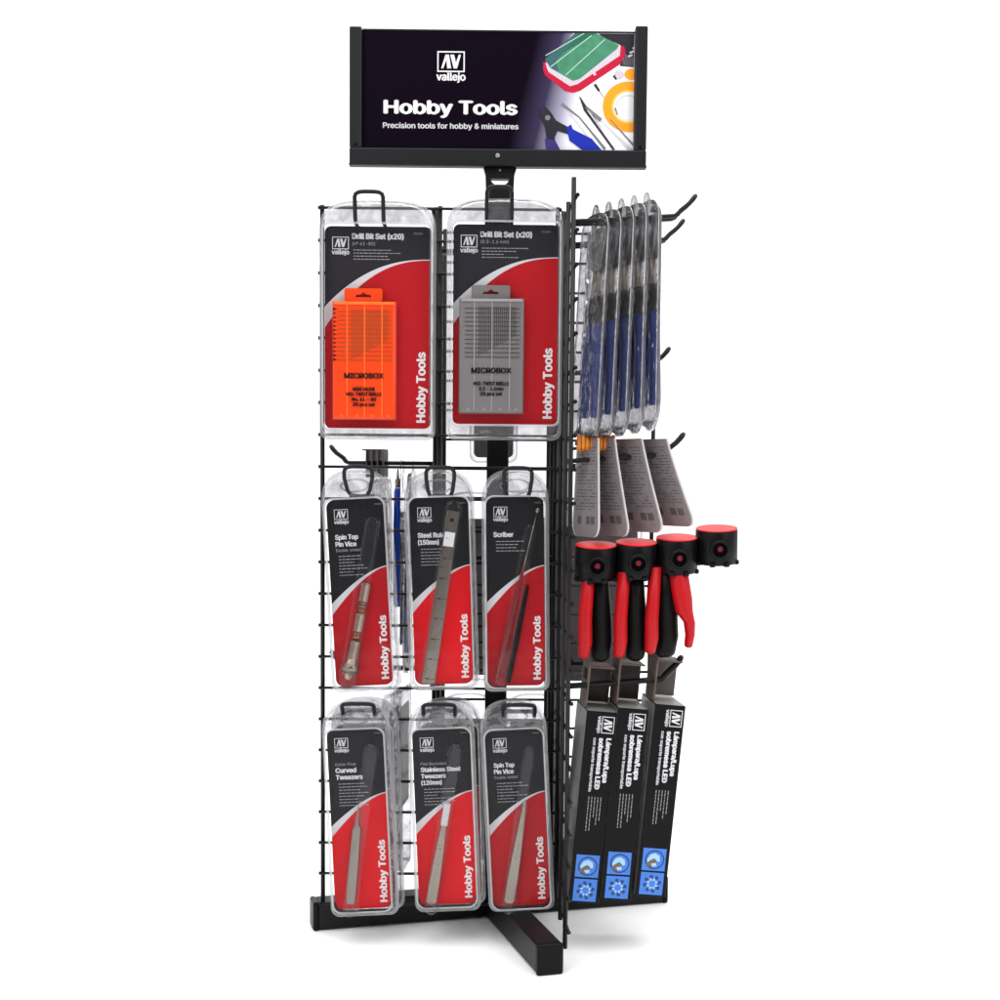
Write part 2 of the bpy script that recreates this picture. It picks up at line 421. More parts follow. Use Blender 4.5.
X0, X1, Z0, Z1 = -141.4, 136.7, 800.7, 919.3
mb.box(X0, X1, -4, -1, Z0, Z1, 'ink_silver')
o = None
# picture side of the poster: printed shapes in thin layers of ink
PX = lambda px: -141 + (px - 362) * 1.0221
PZ = lambda py: 801 + (149 - py) * 0.985
def clipz(pts):                                            # keep the print inside the sheet
    def cut(poly, f, inter):
        out = []
        for i in range(len(poly)):
            a, b2 = poly[i], poly[(i + 1) % len(poly)]
            if f(a): out.append(a)
            if f(a) != f(b2): out.append(inter(a, b2))
        return out
    ix = lambda v: (lambda a, b2: (v, a[1] + (b2[1] - a[1]) * (v - a[0]) / (b2[0] - a[0])))
    iz = lambda v: (lambda a, b2: (a[0] + (b2[0] - a[0]) * (v - a[1]) / (b2[1] - a[1]), v))
    p = cut(pts, lambda q: q[0] <= X1 - .3, ix(X1 - .3)); p = cut(p, lambda q: q[0] >= X0, ix(X0)) if p else p
    p = cut(p, lambda q: q[1] <= Z1 - .3, iz(Z1 - .3)) if p else p; p = cut(p, lambda q: q[1] >= Z0, iz(Z0)) if p else p
    return p
LY = [-4.15]
def art(pts, m):
    LY[0] -= 0.012
    q = clipz([(PX(520 + p[0] * 0.15), PZ(20 + p[1] * 0.15)) for p in pts])
    if len(q) > 2: mb.flat(q, LY[0], m)
def stroke(pts, w0, w1, m):
    (xa, ya), (xb, yb) = pts; d = math.hypot(xb - xa, yb - ya); nx, ny = -(yb - ya) / d, (xb - xa) / d
    art([(xa + nx * w0, ya + ny * w0), (xb + nx * w1, yb + ny * w1), (xb - nx * w1, yb - ny * w1), (xa - nx * w0, ya - ny * w0)], m)
mb.flat([(X0, Z0), (X1, Z0), (X1, Z1), (X0, Z1)], -4.1, 'poster_print')
art([(500, 50), (800, 50), (780, 290), (660, 280), (690, 160), (600, 130)], 'print_black')
for i in range(9): stroke([(690 + i * 9, 200 + i * 3), (680 + i * 10, 270 + i * 3)], 2, 2, 'print_grey')
for i, (x, y) in enumerate(((725, 190), (745, 160), (715, 215))): stroke([(x, y), (x + 30, y - 12)], 6, 6, 'ink_silver')
art([(150, 310), (165, 350), (300, 455), (350, 465), (400, 450), (660, 270), (700, 200), (690, 150), (640, 130), (150, 260)], 'case_red')
art([(165, 270), (185, 325), (330, 420), (380, 405), (660, 210), (665, 140), (480, 60), (350, 60)], 'case_pale')
art([(160, 240), (200, 300), (350, 385), (395, 370), (640, 165), (655, 140), (500, 60), (360, 60)], 'case_green')
art([(360, 60), (500, 60), (250, 215), (165, 235)], 'case_green_dark')
art([(400, 60), (360, 60), (165, 235), (160, 240), (200, 300), (255, 325), (235, 250)], 'case_fade')  # printed fade over the left part of the case
for a, b2 in (((470, 75), (200, 290)), ((560, 100), (300, 345)), ((420, 62), (165, 215))): stroke([a, b2], 3, 3, 'case_line')
for x, y in ((290, 380), (490, 330), (200, 320)): stroke([(x - 8, y - 14), (x + 8, y + 14)], 9, 9, 'case_pale')
n = 40
for ro, m_ in ((172, 'tape_orange'), (112, 'tape_light'), (100, 'ink_white')):
    art([(722 + ro * math.cos(i * 2 * PI / n), 555 + ro * math.sin(i * 2 * PI / n)) for i in range(n)], m_)
art([(722 + 88 * math.cos(i * 2 * PI / n), 562 + 88 * math.sin(i * 2 * PI / n)) for i in range(n)], 'ink_silver')
art([(722 + 80 * math.cos(i * 2 * PI / n), 566 + 80 * math.sin(i * 2 * PI / n)) for i in range(n)], 'ink_white')
art([(740 + 48 * math.cos(i * 2 * PI / n), 335 + 38 * math.sin(i * 2 * PI / n)) for i in range(n)], 'tape_orange')
art([(655 + 35 * math.cos(i * 2 * PI / n), 340 + 30 * math.sin(i * 2 * PI / n)) for i in range(n)], 'case_pale')
stroke([(620, 345), (640, 372)], 9, 6, 'print_dark'); stroke([(495, 405), (525, 450)], 10, 8, 'print_dark'); stroke([(525, 450), (560, 500)], 3, 2, 'print_grey')
stroke([(632, 565), (650, 612)], 6, 5, 'print_grey')
stroke([(275, 540), (395, 630)], 10, 5, 'print_grey'); stroke([(395, 630), (570, 845)], 5, 9, 'print_grey'); stroke([(330, 600), (520, 850)], 3, 8, 'ink_silver')
stroke([(395, 490), (440, 580)], 3, 16, 'print_dark'); stroke([(440, 575), (630, 850)], 18, 7, 'print_dark'); stroke([(450, 580), (620, 820)], 5, 3, 'ink_silver')
stroke([(440, 560), (540, 650)], 8, 14, 'print_grey'); stroke([(540, 650), (745, 850)], 4, 12, 'ink_silver'); stroke([(600, 640), (790, 850)], 3, 7, 'print_grey')
art([(120, 575), (155, 610), (160, 555), (205, 600), (240, 655), (325, 700), (330, 750), (250, 725), (230, 770), (235, 800), (180, 800), (165, 700), (135, 635)], 'print_black')
art([(183 + 18 * math.cos(i * 2 * PI / 16), 636 + 18 * math.sin(i * 2 * PI / 16)) for i in range(16)], 'print_grey')
art([(165, 775), (235, 790), (270, 855), (175, 855)], 'print_violet')
art([(310, 700), (340, 680), (352, 712), (480, 775), (550, 855), (420, 855), (330, 790)], 'print_blue')
LY[0] -= 0.02; y = LY[0]
logo(mb, PX(436.5), PZ(70), 28, y, 'ink_white')
mb.text('Hobby Tools', PX(384), PZ(112.5), y, 'ink_white', width=132 * 1.022, height=12.9, bold=0.07)
mb.text('Precision tools for hobby & miniatures', PX(382.5), PZ(127.5), y, 'ink_silver', width=135.5 * 1.022, height=5.3, bold=0.05)
poster = mb.link('poster', sign)

# ------------------------------------------------------------------ blister packs
def outline(w, h, shoulder, p, rb=7.0, n=22):
    """pack outline from lower left, counter-clockwise; the top is an arch (superellipse of power p)"""
    a = arc(-w / 2 + rb, rb, rb, rb, 180, 270, 5) + arc(w / 2 - rb, rb, rb, rb, 270, 360, 5)
    top = []
    for i in range(n + 1):
        t = PI * i / n; c, s_ = math.cos(t), math.sin(t)
        top.append((math.copysign(abs(c) ** (2 / p), c) * w / 2, h - shoulder + abs(s_) ** (2 / p) * shoulder))
    return a + top
def inset(pts, d, w, h):
    cx, cz = 0, h / 2
    return [(x * (1 - 2 * d / w), cz + (z - cz) * (1 - 2 * d / h)) for x, z in pts]
def shell(mb, w, h, shoulder, p, depth, rb, bulges=(), face_in=4.5, window=None, bm_='clear_bulge', fm='clear_front'):
    out = outline(w, h, shoulder, p, rb)
    y3 = lambda pts, y: [(a, y, b2) for a, b2 in pts]
    # flange: a thin double rim, then the wall, then the flat front
    r0 = y3(out, 0); r0b = y3(out, -1.0); r1 = y3(inset(out, 2.4, w, h), -1.1)
    mb.rings([r0, r0b, r1], 'clear_rim', cap0=False, cap1=False, smooth=False)
    w1 = [y3(inset(out, 2.4, w, h), -1.1), y3(inset(out, 2.9, w, h), -depth * 0.55), y3(inset(out, 3.5, w, h), -depth * 0.85), y3(inset(out, face_in, w, h), -depth)]
    mb.rings(w1, 'clear_edge', cap0=False, cap1=False, smooth=True)
    if window:
        win = rrect(*window[:4], window[4])
        flat_ring(mb, inset(out, face_in, w, h), win, -depth, 'clear_edge'); mb.flat(win, -depth, 'clear_front')
    else: mb.flat(inset(out, face_in, w, h), -depth, fm)
    mb.flat(out[::-1], -0.02, fm)                       # back film
    for (xa, za, ra, xb, zb, rb2) in bulges:                       # raised pocket that holds the tool
        d = Vector((xb - xa, zb - za)); L_ = d.length; d /= L_; nrm = Vector((-d.y, d.x))
        cap = []
        a0 = math.degrees(math.atan2(nrm.y, nrm.x))
        cap += arc(xa, za, ra, ra, a0, a0 + 180, 8); cap += arc(xb, zb, rb2, rb2, a0 + 180, a0 + 360, 8)
        cx, cz = (xa + xb) / 2, (za + zb) / 2
        def sh(k, q): return [(xa + (x_ - xa) * k if False else x_ - (x_ - (xa + ((x_ - xa) * d.x + (z_ - za) * d.y) * d.x)) * (1 - k), q, z_ - (z_ - (za + ((x_ - xa) * d.x + (z_ - za) * d.y) * d.y)) * (1 - k)) for x_, z_ in cap]
        mb.rings([sh(1.0, -depth - .05), sh(0.93, -depth - 2.5), sh(0.75, -depth - 4.2), sh(0.4, -depth - 5.0)], bm_, cap0=False, cap1=True, smooth=True)

def flat_ring(mb, outer, inner, y, m):
    cx = sum(p[0] for p in inner) / len(inner); cz = sum(p[1] for p in inner) / len(inner)
    def hit(poly, a):
        dx, dz = math.cos(a), math.sin(a); best = None
        for i in range(len(poly)):
            (x0, z0), (x1, z1) = poly[i], poly[(i + 1) % len(poly)]
            den = dx * (z1 - z0) - dz * (x1 - x0)
            if abs(den) < 1e-9: continue
            t = ((x0 - cx) * (z1 - z0) - (z0 - cz) * (x1 - x0)) / den; u = ((x0 - cx) * dz - (z0 - cz) * dx) / den
            if t > 0 and -1e-6 <= u <= 1 + 1e-6: best = t if best is None else max(best, t)
        return (cx + dx * best, y, cz + dz * best)
    angs = sorted(set(round(math.atan2(p[1] - cz, p[0] - cx), 5) for p in list(inner) + list(outer)))
    I = [hit(inner, a) for a in angs]; O = [hit(outer, a) for a in angs]
    for i in range(len(angs)):
        j = (i + 1) % len(angs); mb.face([I[i], O[i], O[j], I[j]], m)

def swoosh(t, zl, zr, e): return zl + (zr - zl) * (1 - (1 - t) ** e)
def header(parent, x0, x1, z0, z1, y, dark, red, art_fn, title, tools_w, tools_h, fr, e=1.5, narrow=True, code='T01001', r=6.0):
    """the printed insert: dark head, white sweep, red field, lettering"""
    mb = MB(); W = x1 - x0; H = z1 - z0
    out = rrect(x0, x1, z0, z1, r)
    mb.prism(out, y, y + 0.8, dark)
    lo, hi, rt = fr                                                  # heights of the sweep: left lower, left upper, right
    N = 26
    def lim(x):                                                      # bottom edge follows the rounded corners
        d = 0.0
        if x < x0 + r: d = r - math.sqrt(max(0, r * r - (x0 + r - x) ** 2))
        if x > x1 - r: d = r - math.sqrt(max(0, r * r - (x - x1 + r) ** 2))
        return z0 + d
    xs = [x0 + W * (i / N) for i in range(N + 1)]
    f = lambda x, l: swoosh((x - x0) / W, z0 + H * l, z0 + H * rt, e)
    for i in range(N):
        a, b2 = xs[i], xs[i + 1]
        mb.flat([(a, f(a, lo) - 0.2), (b2, f(b2, lo) - 0.2), (b2, f(b2, hi) + 0.9), (a, f(a, hi) + 0.9)], y - 0.10, 'ink_silver')
        mb.flat([(a, lim(a)), (b2, lim(b2)), (b2, f(b2, lo)), (a, f(a, lo))], y - 0.20, red)
    yy = y - 0.35
    mb.text('Hobby Tools', x1 - W * (0.055 if not narrow else 0.075), z0 + H * 0.035, yy, 'ink_white', width=tools_w, height=tools_h, rot=PI / 2, bold=0.075)
    art_fn(mb, x0, z1, W, H, yy)
    mb.text(code, x1 - W * 0.17, z1 - 6.5 if narrow else z1 - 7.5, yy, 'ink_grey', width=W * 0.12 if narrow else 9, bold=0.02)
    return mb.link('printed_card', parent)

def head_narrow(lines, nsmall, small_z):
    def fn(mb, x0, z1, W, H, y):
        logo(mb, x0 + W * 0.13, z1 - 19.5, 13.5, y, 'ink_silver')
        z = z1 - 34 if len(lines) > 1 or True else z1 - 36
        for t, hgt, wid in lines:
            hgt *= 1.05; z -= hgt * 0.1
            mb.text(t, x0 + W * 0.13, z - hgt, y, 'ink_silver' if hgt > 3 else 'ink_grey', width=wid, height=hgt, bold=0.085 if hgt > 3 else 0.02)
            z -= hgt + 1.9
        z -= 3
        smalltext(mb, x0 + W * 0.17, z, y, 'ink_grey', W * 0.55, nsmall, 3.1, 0.75)
    return fn

CLEAR_LABELS = 'blister packs hung on the front of the rack'
def pack(name, label, cat, w, h, loc, lean, depth=14, big=False):
    """loc is the middle of the lower edge"""
    return thing(name, label, cat, loc, (0, lean, 0), CLEAR_LABELS)

# --- row one: two wide packs with drill boxes
def microbox(parent, x0, x1, z0, z1, y0, base, dark, light, teeth, words):
    W = x1 - x0; H = z1 - z0; D = 11
    body = MB()
    zt = z1 - 13
    body.box(x0, x1, y0 - D, y0, z0, zt, base, 1.4)
    body.box(x0 - 0.8, x1 + 0.8, y0 - D * 0.55, y0 - D * 0.45, z0 - 0.8, zt + 0.6, base, 0.3)          # seam between the halves
    cx = (x0 + x1) / 2 - 1
    # carrying tab with a slot
    tw = W * 0.29
    ring_prism(body, rrect(cx - tw * 1.05, cx + tw * 1.05, zt + 0.2, z1, 2.5), [(cx - 8, zt + 4.5), (cx + 8, zt + 4.5), (cx + 6.5, zt + 7), (cx + 3, zt + 7), (cx, zt + 9.5), (cx - 3, zt + 7), (cx - 6.5, zt + 7)], y0 - 7, y0 - 3, base)
    for i in range(3):
        xx = x0 + W * (0.22 + 0.28 * i)
        body.box(xx, xx + 1.0, y0 - D - 0.7, y0 - D + 0.2, z0 + 2, zt - 2, light, 0.2)
    body.box(x0 + 1, x1 - 1, y0 - D - 1.2, y0 - D + 0.2, zt - 3, zt - 0.5, light, 0.4)
    for i in range(4):
        xx = x0 + W * (0.14 + 0.25 * i); body.face([(xx - 1.6, y0 - D - 0.1, z0 + 2.2), (xx + 1.6, y0 - D - 0.1, z0 + 2.2), (xx, y0 - D - 0.1, z0 + 5)], light)
    b = body.link('drill_box', parent)
    dr = MB()
    # the row of twist drills that shows through the lid, and the rungs that hold them
    for i in range(20):
        xx = x0 + W * (0.30 + 0.60 * i / 20); ln = H * (0.22 + 0.16 * (1 - i / 20))
        dr.box(xx, xx + 0.75, y0 - D - 0.35, y0 - D + 0.1, zt - 8 - ln, zt - 8, dark)
    for k in range(12):
        z = zt - 10 - k * 4.2
        dr.box(x0 + W * 0.08, x1 - W * 0.06, y0 - D - 0.5, y0 - D + 0.1, z, z + 0.7, dark)
    if teeth:
        for k in range(13):
            z = zt - 6 - k * 4.0
            dr.face([(x0 + 0.3, y0 - D - 0.2, z), (x0 + 4.2, y0 - D - 0.2, z - 1.5), (x0 + 0.3, y0 - D - 0.2, z - 3.0)], 'ink_black')
    dr.link('drill_bits', b)
    t = MB(); yy = y0 - D - 1.0; cx = (x0 + x1) / 2
    t.text(words[0], cx, z0 + H * 0.31, yy, 'ink_black', width=W * 0.62, height=4.9, bold=0.08, align='c')
    for i, wd in enumerate(words[1:]):
        t.text(wd, cx, z0 + H * 0.215 - i * 4.9, yy, 'ink_black', width=min(W * 0.62, len(wd) * 2.1), height=3.2, bold=0.10, align='c')
    t.link('lettering', b)
    return b

def head_wide(sub):
    def fn(mb, x0, z1, W, H, y):
        logo(mb, x0 + W * 0.07, z1 - 22, 16, y, 'ink_silver')
        mb.text('Drill Bit Set (x20)', x0 + W * 0.26, z1 - 12, y, 'ink_silver', width=49, height=5.0, bold=0.10)
        mb.text(sub, x0 + W * 0.26, z1 - 18, y, 'ink_grey', height=3.1, bold=0.02)
        smalltext(mb, x0 + W * 0.27, z1 - 23, y, 'ink_grey', 48, 4, 2.9, 0.75)
    return fn
for (nm, lab, cx, z0, w, h, cards, boxx, cols, sub, words, teeth) in (
    ('drill_bit_pack', 'wide clear pack holding an orange drill box, upper left of the rack', -118, 501, 113, 230, (-169, -66, 512, 706), (-160, -100, 521, 646), ('orange', 'orange_dark', 'orange_light'), '(nº 61-80)', ('MICROBOX', 'MINI GAUGE', 'HSS-TWIST DRILLS', 'No. 61 - 80', '20 pcs set'), True),
    ('drill_bit_pack', 'wide clear pack holding a grey drill box, just left of the rack side panel', 5, 502, 113, 232, (-45, 57, 517, 709), (-38, 23, 528, 650), ('smoke', 'smoke_dark', 'smoke_light'), '(0.3-1.6 mm)', ('MICROBOX', 'HSS-TWIST DRILLS', '0.3 - 1.6mm', '20 pcs set'), False)):
    t = pack(nm, lab, 'drill bit set', w, h, (cx, -96, z0), 0)
    mb = MB(); shell(mb, w, h, 34, 3.4, 15, 9, face_in=6, window=(cards[0] - cx, cards[1] - cx, cards[2] - z0, cards[3] - z0, 6))
    # raised rim around the card window, its highlight put in as pale film
    mb.rings([[(a, -15.1, b2) for a, b2 in rrect(cards[0] - cx - 2, cards[1] - cx + 2, cards[2] - z0 - 2, cards[3] - z0 + 2, 7)], [(a, -17, b2) for a, b2 in rrect(cards[0] - cx - 1.2, cards[1] - cx + 1.2, cards[2] - z0 - 1.2, cards[3] - z0 + 1.2, 7)], [(a, -15.2, b2) for a, b2 in rrect(cards[0] - cx, cards[1] - cx, cards[2] - z0, cards[3] - z0, 6)]], 'bead_highlight', False, False)
    mb.link('clear_shell', t)
    header(t, cards[0] - cx, cards[1] - cx, cards[2] - z0, cards[3] - z0, -3.0, 'card_dark', 'card_red_hazed', head_wide(sub), None, 67, 8.2, (0.50, 0.60, 0.835), e=2.4, narrow=False, code='T01001' if teeth else 'T01002', r=6)
    microbox(t, boxx[0] - cx, boxx[1] - cx, boxx[2] - z0, boxx[3] - z0, -3.8, *cols, teeth, words)

# --- rows two and three: narrow packs
def narrow(label, cat, name, bx, z0, lean, w, lines, nsmall, tool, card=(5, 58.5, 7, 190), black='card_black', red='card_red', h=217, code='T02001', bulge=None, y=-98, behind=None):
    t = thing(name, label, cat, (bx, y, z0), (0, lean, 0), CLEAR_LABELS)
    mb = MB()
    bl = bulge or (13, 172, 7.5, -14, 16, 6.0)
    c = (-w / 2 + card[0], -w / 2 + card[1], card[2], card[3])
    shell(mb, w, h, 34, 2.6, 13, 9, bulges=[bl], face_in=4.0, window=(*c, 8))
    mb.rings([[(a, -13.05, b2) for a, b2 in rrect(c[0] - 1.8, c[1] + 1.8, c[2] - 1.8, c[3] + 1.8, 9)], [(a, -14.6, b2) for a, b2 in rrect(c[0] - 1, c[1] + 1, c[2] - 1, c[3] + 1, 9)], [(a, -13.1, b2) for a, b2 in rrect(c[0], c[1], c[2], c[3], 8)]], 'bead_highlight', False, False)
    # moulded hang-hole boss at the top
    mb.rings([[(a, -13.1, b2) for a, b2 in arc(0, h - 16, 15, 7, 0, 354, 24)], [(a, -14.8, b2) for a, b2 in arc(0, h - 16, 13.5, 6, 0, 354, 24)], [(a, -13.2, b2) for a, b2 in arc(0, h - 16, 12, 5, 0, 354, 24)]], 'clear_edge', False, False)
    mb.link('clear_shell', t)
    header(t, *c, -2.6, black, red, head_narrow(lines, nsmall, 0), None, 62, 6.8, (0.40, 0.455, 0.637) if z0 < 200 else (0.385, 0.44, 0.635), e=1.55, code=code, r=8)
    if tool: tool(t)
    if behind:
        c = copy_tree(t); c['label'] = behind
        c.location.x += 0.0045; c.location.y += 0.0175; c.location.z += 0.0015; c.rotation_euler[1] += math.radians(0.8)
    return t

def pin_vice(t):
    mb = MB()
    a, b2 = Vector((6, -8.5, 108)), Vector((-17, -8.5, 14))
    d = b2 - a
    segs = [(0, .015, 3.6, 4.6, 'steel_light'), (.015, .19, 4.9, 4.9, 'brass'), (.19, .235, 3.6, 3.6, 'copper'), (.235, .25, 5.0, 5.0, 'steel_light'), (.25, .315, 3.7, 3.7, 'copper'),
            (.315, .33, 5.0, 5.0, 'steel_light'), (.33, .50, 4.8, 4.8, 'brass'), (.50, .60, 3.9, 3.9, 'copper'), (.60, .615, 5.4, 5.4, 'steel_light'), (.615, .79, 5.2, 5.2, 'brass'),
            (.79, .83, 5.6, 7.6, 'brass'), (.83, .93, 8.2, 8.2, 'steel_light'), (.93, 1.0, 7.8, 3.6, 'brass')]
    for q0, q1, r0, r1, m_ in segs: mb.lathe(a + d * q0, a + d * q1, [(0, r0), (1, r1)], m_, 12 if m_ == 'brass' else 22, smooth=m_ != 'brass')
    d = b2 - a
    for k in range(14):
        q = 0.63 + k * 0.011; mb.lathe(a + d * q, a + d * (q + 0.004), [(0, 5.5), (1, 5.5)], 'steel', 14)
    mb.link('pin_vice', t)
def steel_rule(t):
    w, L_ = 12.5, 172
    M = Matrix.Translation((-16, 0, 7)) @ Matrix.Rotation(math.radians(9.9), 4, 'Y')
    mb = MB()
    ring_prism(mb, rrect(-w / 2, w / 2, 0, L_, 1.2, 3), arc(0, L_ - 9, 1.9, 1.9, 0, 336, 14), -6.0, -5.0, 'steel_light')
    for i in range(76):
        z = 5 + i * 2.0; ln = 6.0 if i % 10 == 0 else (4.2 if i % 5 == 0 else 2.6)
        mb.flat([(-w / 2 + .2, z), (-w / 2 + ln, z), (-w / 2 + ln, z + .45), (-w / 2 + .2, z + .45)], -6.1, 'ink_black')
        if i % 2 == 0: mb.flat([(w / 2 - ln * .8, z), (w / 2 - .2, z), (w / 2 - .2, z + .45), (w / 2 - ln * .8, z + .45)], -6.1, 'ink_black')
    for i in range(8): mb.text(str(i), -0.2, 4 + i * 20, -6.1, 'ink_black', height=2.8, rot=PI / 2, bold=0.05)
    mb.flat([(-5, L_ - 35), (5, L_ - 35), (5, L_ - 21), (-5, L_ - 21)], -6.15, 'ink_white')
    for v in mb.bm.verts: v.co = M @ v.co
    mb.link('steel_rule', t)
def scriber(t):
    mb = MB(); a, b2 = Vector((-20, -8, 12)), Vector((8, -8, 124))
    mb.lathe(a, b2, [(0, 1.6), (0.03, 2.4), (0.12, 2.5), (0.14, 3.0), (0.75, 2.6), (0.92, 1.8), (1, 1.2)], 'red_enamel', 14)
    d = (b2 - a)
    mb.lathe(b2 - d * .01, a + d * 1.45, [(0, 1.2), (0.25, 0.9), (1, 0.35)], 'steel_light', 10)
    mb.lathe(a + d * 1.46, a + d * 1.51, [(0, 1.0), (.5, 2.6), (1, 1.2)], 'steel_light', 10)
    o = mb.link('scriber', t)
    mb = MB(); mb.lathe((-9, -6.5, 10), (12, -6.5, 106), [(0, 2.4), (0.1, 3.0), (0.5, 2.8), (0.9, 1.9), (1, 1.2)], 'black_grip', 12)
    mb.link('dark_rod', t)  # dark tapered rod beside the scriber
def tweezers(prof, top, bot, m, cap=False):
    def fn(t):
        M = Matrix.Translation((bot[0], 0, bot[1])) @ Matrix.Rotation(math.atan2(top[0] - bot[0], top[1] - bot[1]), 4, 'Y')
        L_ = math.hypot(top[0] - bot[0], top[1] - bot[1])
        mb = MB()
        for s_ in (0, 1):
            rs = []
            for q, hw in prof:
                y = -5.2 - s_ * (1.2 + 2.4 * math.sin(PI * min(1, q * 1.02)))
                rs.append([M @ Vector(p) for p in ((-hw, y, q * L_), (hw, y, q * L_), (hw * .9, y - 1.1, q * L_), (-hw * .9, y - 1.1, q * L_))])
            mb.rings(rs, m, smooth=False)
        for k in range(10):
            y = -9.95
            mb.flat([(-2.2, L_ * .40 + k * 2.2), (2.2, L_ * .40 + k * 2.2), (2.2, L_ * .40 + k * 2.2 + .6), (-2.2, L_ * .40 + k * 2.2 + .6)], y, 'steel', M)
        o = mb.link('tweezers', t)
        if cap:
            mb = MB(); mb.box(-3.4, 3.4, -9.8, -4.6, L_ * .80, L_ * 1.03, 'ink_silver', 1.2, M); mb.link('tip_cover', t)
    return fn
TW = [(0, 2.6), (0.02, 4.6), (0.15, 5.2), (0.45, 5.0), (0.7, 4.0), (0.86, 2.0), (1.0, 0.6)]
TWC = [(0, 2.6), (0.02, 4.6), (0.2, 5.0), (0.5, 4.8), (0.78, 4.2), (0.82, 1.8), (0.93, 1.0), (1.0, 0.6)]
TWF = [(0, 2.6), (0.02, 5.2), (0.2, 5.4), (0.45, 4.6), (0.7, 3.2), (0.88, 2.0), (1.0, 1.3)]

narrow('clear pack with a bronze pin vice, leftmost of the middle row', 'pin vice pack', 'pin_vice_pack', -127.5, 254, -3.2, 69,
       [('Spin Top', 4.3, 22), ('Pin Vice', 4.3, 20), ('Double-ended', 2.8, 24)], 7, pin_vice, card=(4.5, 61, 6, 190), red='card_red_hazed', h=219, code='T05001', bulge=(15, 165, 7.5, -17, 14, 9), y=-98)
narrow('clear pack with a long steel ruler, middle of the middle row', 'steel rule pack', 'steel_rule_pack', -51, 256, -2.0, 69,
       [('Steel Rule', 4.3, 26), ('(150mm)', 4.3, 20)], 6, steel_rule, card=(5.5, 63, 6, 190), h=217, code='T15001', bulge=(14, 178, 9, -16, 12, 9))
narrow('clear pack with a thin red scriber, rightmost of the middle row', 'scriber pack', 'scriber_pack', 20, 255, -1.0, 66,
       [('Scriber', 4.3, 19)], 4, scriber, card=(4.5, 61, 6, 192), red='card_red_hazed', h=219, code='T10001', bulge=(14, 160, 6, -15, 14, 7))
narrow('clear pack with dark needle-tipped tweezers, leftmost of the bottom row', 'tweezers pack', 'tweezers_pack', -129, 28, -2.8, 68,
       [('Extra-Fine', 2.8, 20), ('Curved', 4.3, 20), ('Tweezers', 4.3, 26)], 8, tweezers(TWC, (-1, 112), (-14, 14), 'steel'), card=(4.5, 61, 8, 190), h=217, code='T12003', bulge=(14, 168, 8, -13, 12, 8), behind='second clear pack pressed close behind the needle-tipped tweezers pack')
narrow('clear pack with tweezers wearing a white tip cover, middle of the bottom row', 'tweezers pack', 'tweezers_pack', -46, 33, -2.6, 66,
       [('Flat Rounded', 2.8, 25), ('Stainless Steel', 4.0, 39), ('Tweezers', 4.0, 24), ('(120mm)', 4.0, 20)], 6, tweezers(TWF, (3, 108), (-17, 10), 'steel_light', True), card=(4, 61.5, 8, 186), h=212, code='T12004', bulge=(13, 164, 8, -16, 10, 8), behind='second clear pack pressed close behind the pack with the white tip cover')
narrow('clear pack with bare pale tweezers, rightmost of the bottom row', 'tweezers pack', 'tweezers_pack', 27.5, 34, -3.2, 66,
       [('Spin Top', 4.0, 20), ('Pin Vice', 4.0, 19), ('Double-ended', 2.8, 23)], 7, tweezers(TWF, (8, 112), (-13, 10), 'steel_light'), card=(4.5, 61, 6, 185), red='card_red_hazed', h=214, code='T05001', bulge=(14, 162, 7, -13, 10, 8))

# ------------------------------------------------------------------ packs of side cutters on the side panels
def cutter_proto(label, group, w=66, h=212, second=None):
    t = thing('side_cutter_pack', label, 'side cutter pack', group=group)
    mb = MB(); shell(mb, w, h, 26, 3.0, 6, 9, bulges=[(0, 150, 17, 0, 22, 28)], face_in=8, bm_='clear_milky', fm='clear_milky')
    # hanging tab with its rolled edge
    mb.prism(arc(0, h - 3, 9, 12, 0, 180, 12), -1.2, -0.2, 'clear_edge')
    mb.link('clear_shell', t)
    mb = MB(); mb.prism([(-13, 158), (13, 158), (20, 176), (22, h - 14), (-22, h - 14), (-20, 176)], -3, -2.2, 'clear_film'); mb.link('printed_card', t)
    c = MB()
    for s_ in (-1, 1):
        rs = []
        for q, x, hw in ((0, 13, 3), (0.04, 13, 5.5), (0.35, 14, 6.5), (0.7, 11, 6.5), (0.95, 6, 6), (1, 5.5, 5)):
            z = 18 + q * 90
            rs.append([(s_ * x - hw, -3.2, z), (s_ * x, -2.4, z), (s_ * x + hw, -3.2, z), (s_ * x + hw, -8, z), (s_ * x, -9, z), (s_ * x - hw, -8, z)])
        c.rings(rs, 'blue_grip')
    g = MB(); g.prism([(-9, 106), (9, 106), (12, 122), (8, 134), (-8, 134), (-12, 122)], -8.5, -3.4, 'black_metal')
    g.prism([(-8, 134.2), (8, 134.2), (5, 158), (1.5, 176), (-1.5, 176), (-5, 158)], -8, -3.8, 'steel_light')
    g.lathe((0, -9.5, 122), (0, -3, 122), [(0, 4), (0.1, 5), (1, 5)], 'steel', 14)
    tool = g.link('side_cutter', t); c.link('grip', tool)
    return t
blue_group = 'side cutter packs on the side hooks'
first = cutter_proto('blue-handled cutter pack, leftmost of the five at upper right', blue_group)
ord_ = ['leftmost', 'second', 'middle', 'fourth', 'rightmost']
lab5 = ['blue-handled cutter pack closest to the rack panel among the five at upper right',
        'blue-handled cutter pack second from the left of the five at upper right',
        'blue-handled cutter pack in the middle of the five at upper right',
        'blue-handled cutter pack fourth from the left of the five at upper right',
        'blue-handled cutter pack at the outer right end of the five at upper right']
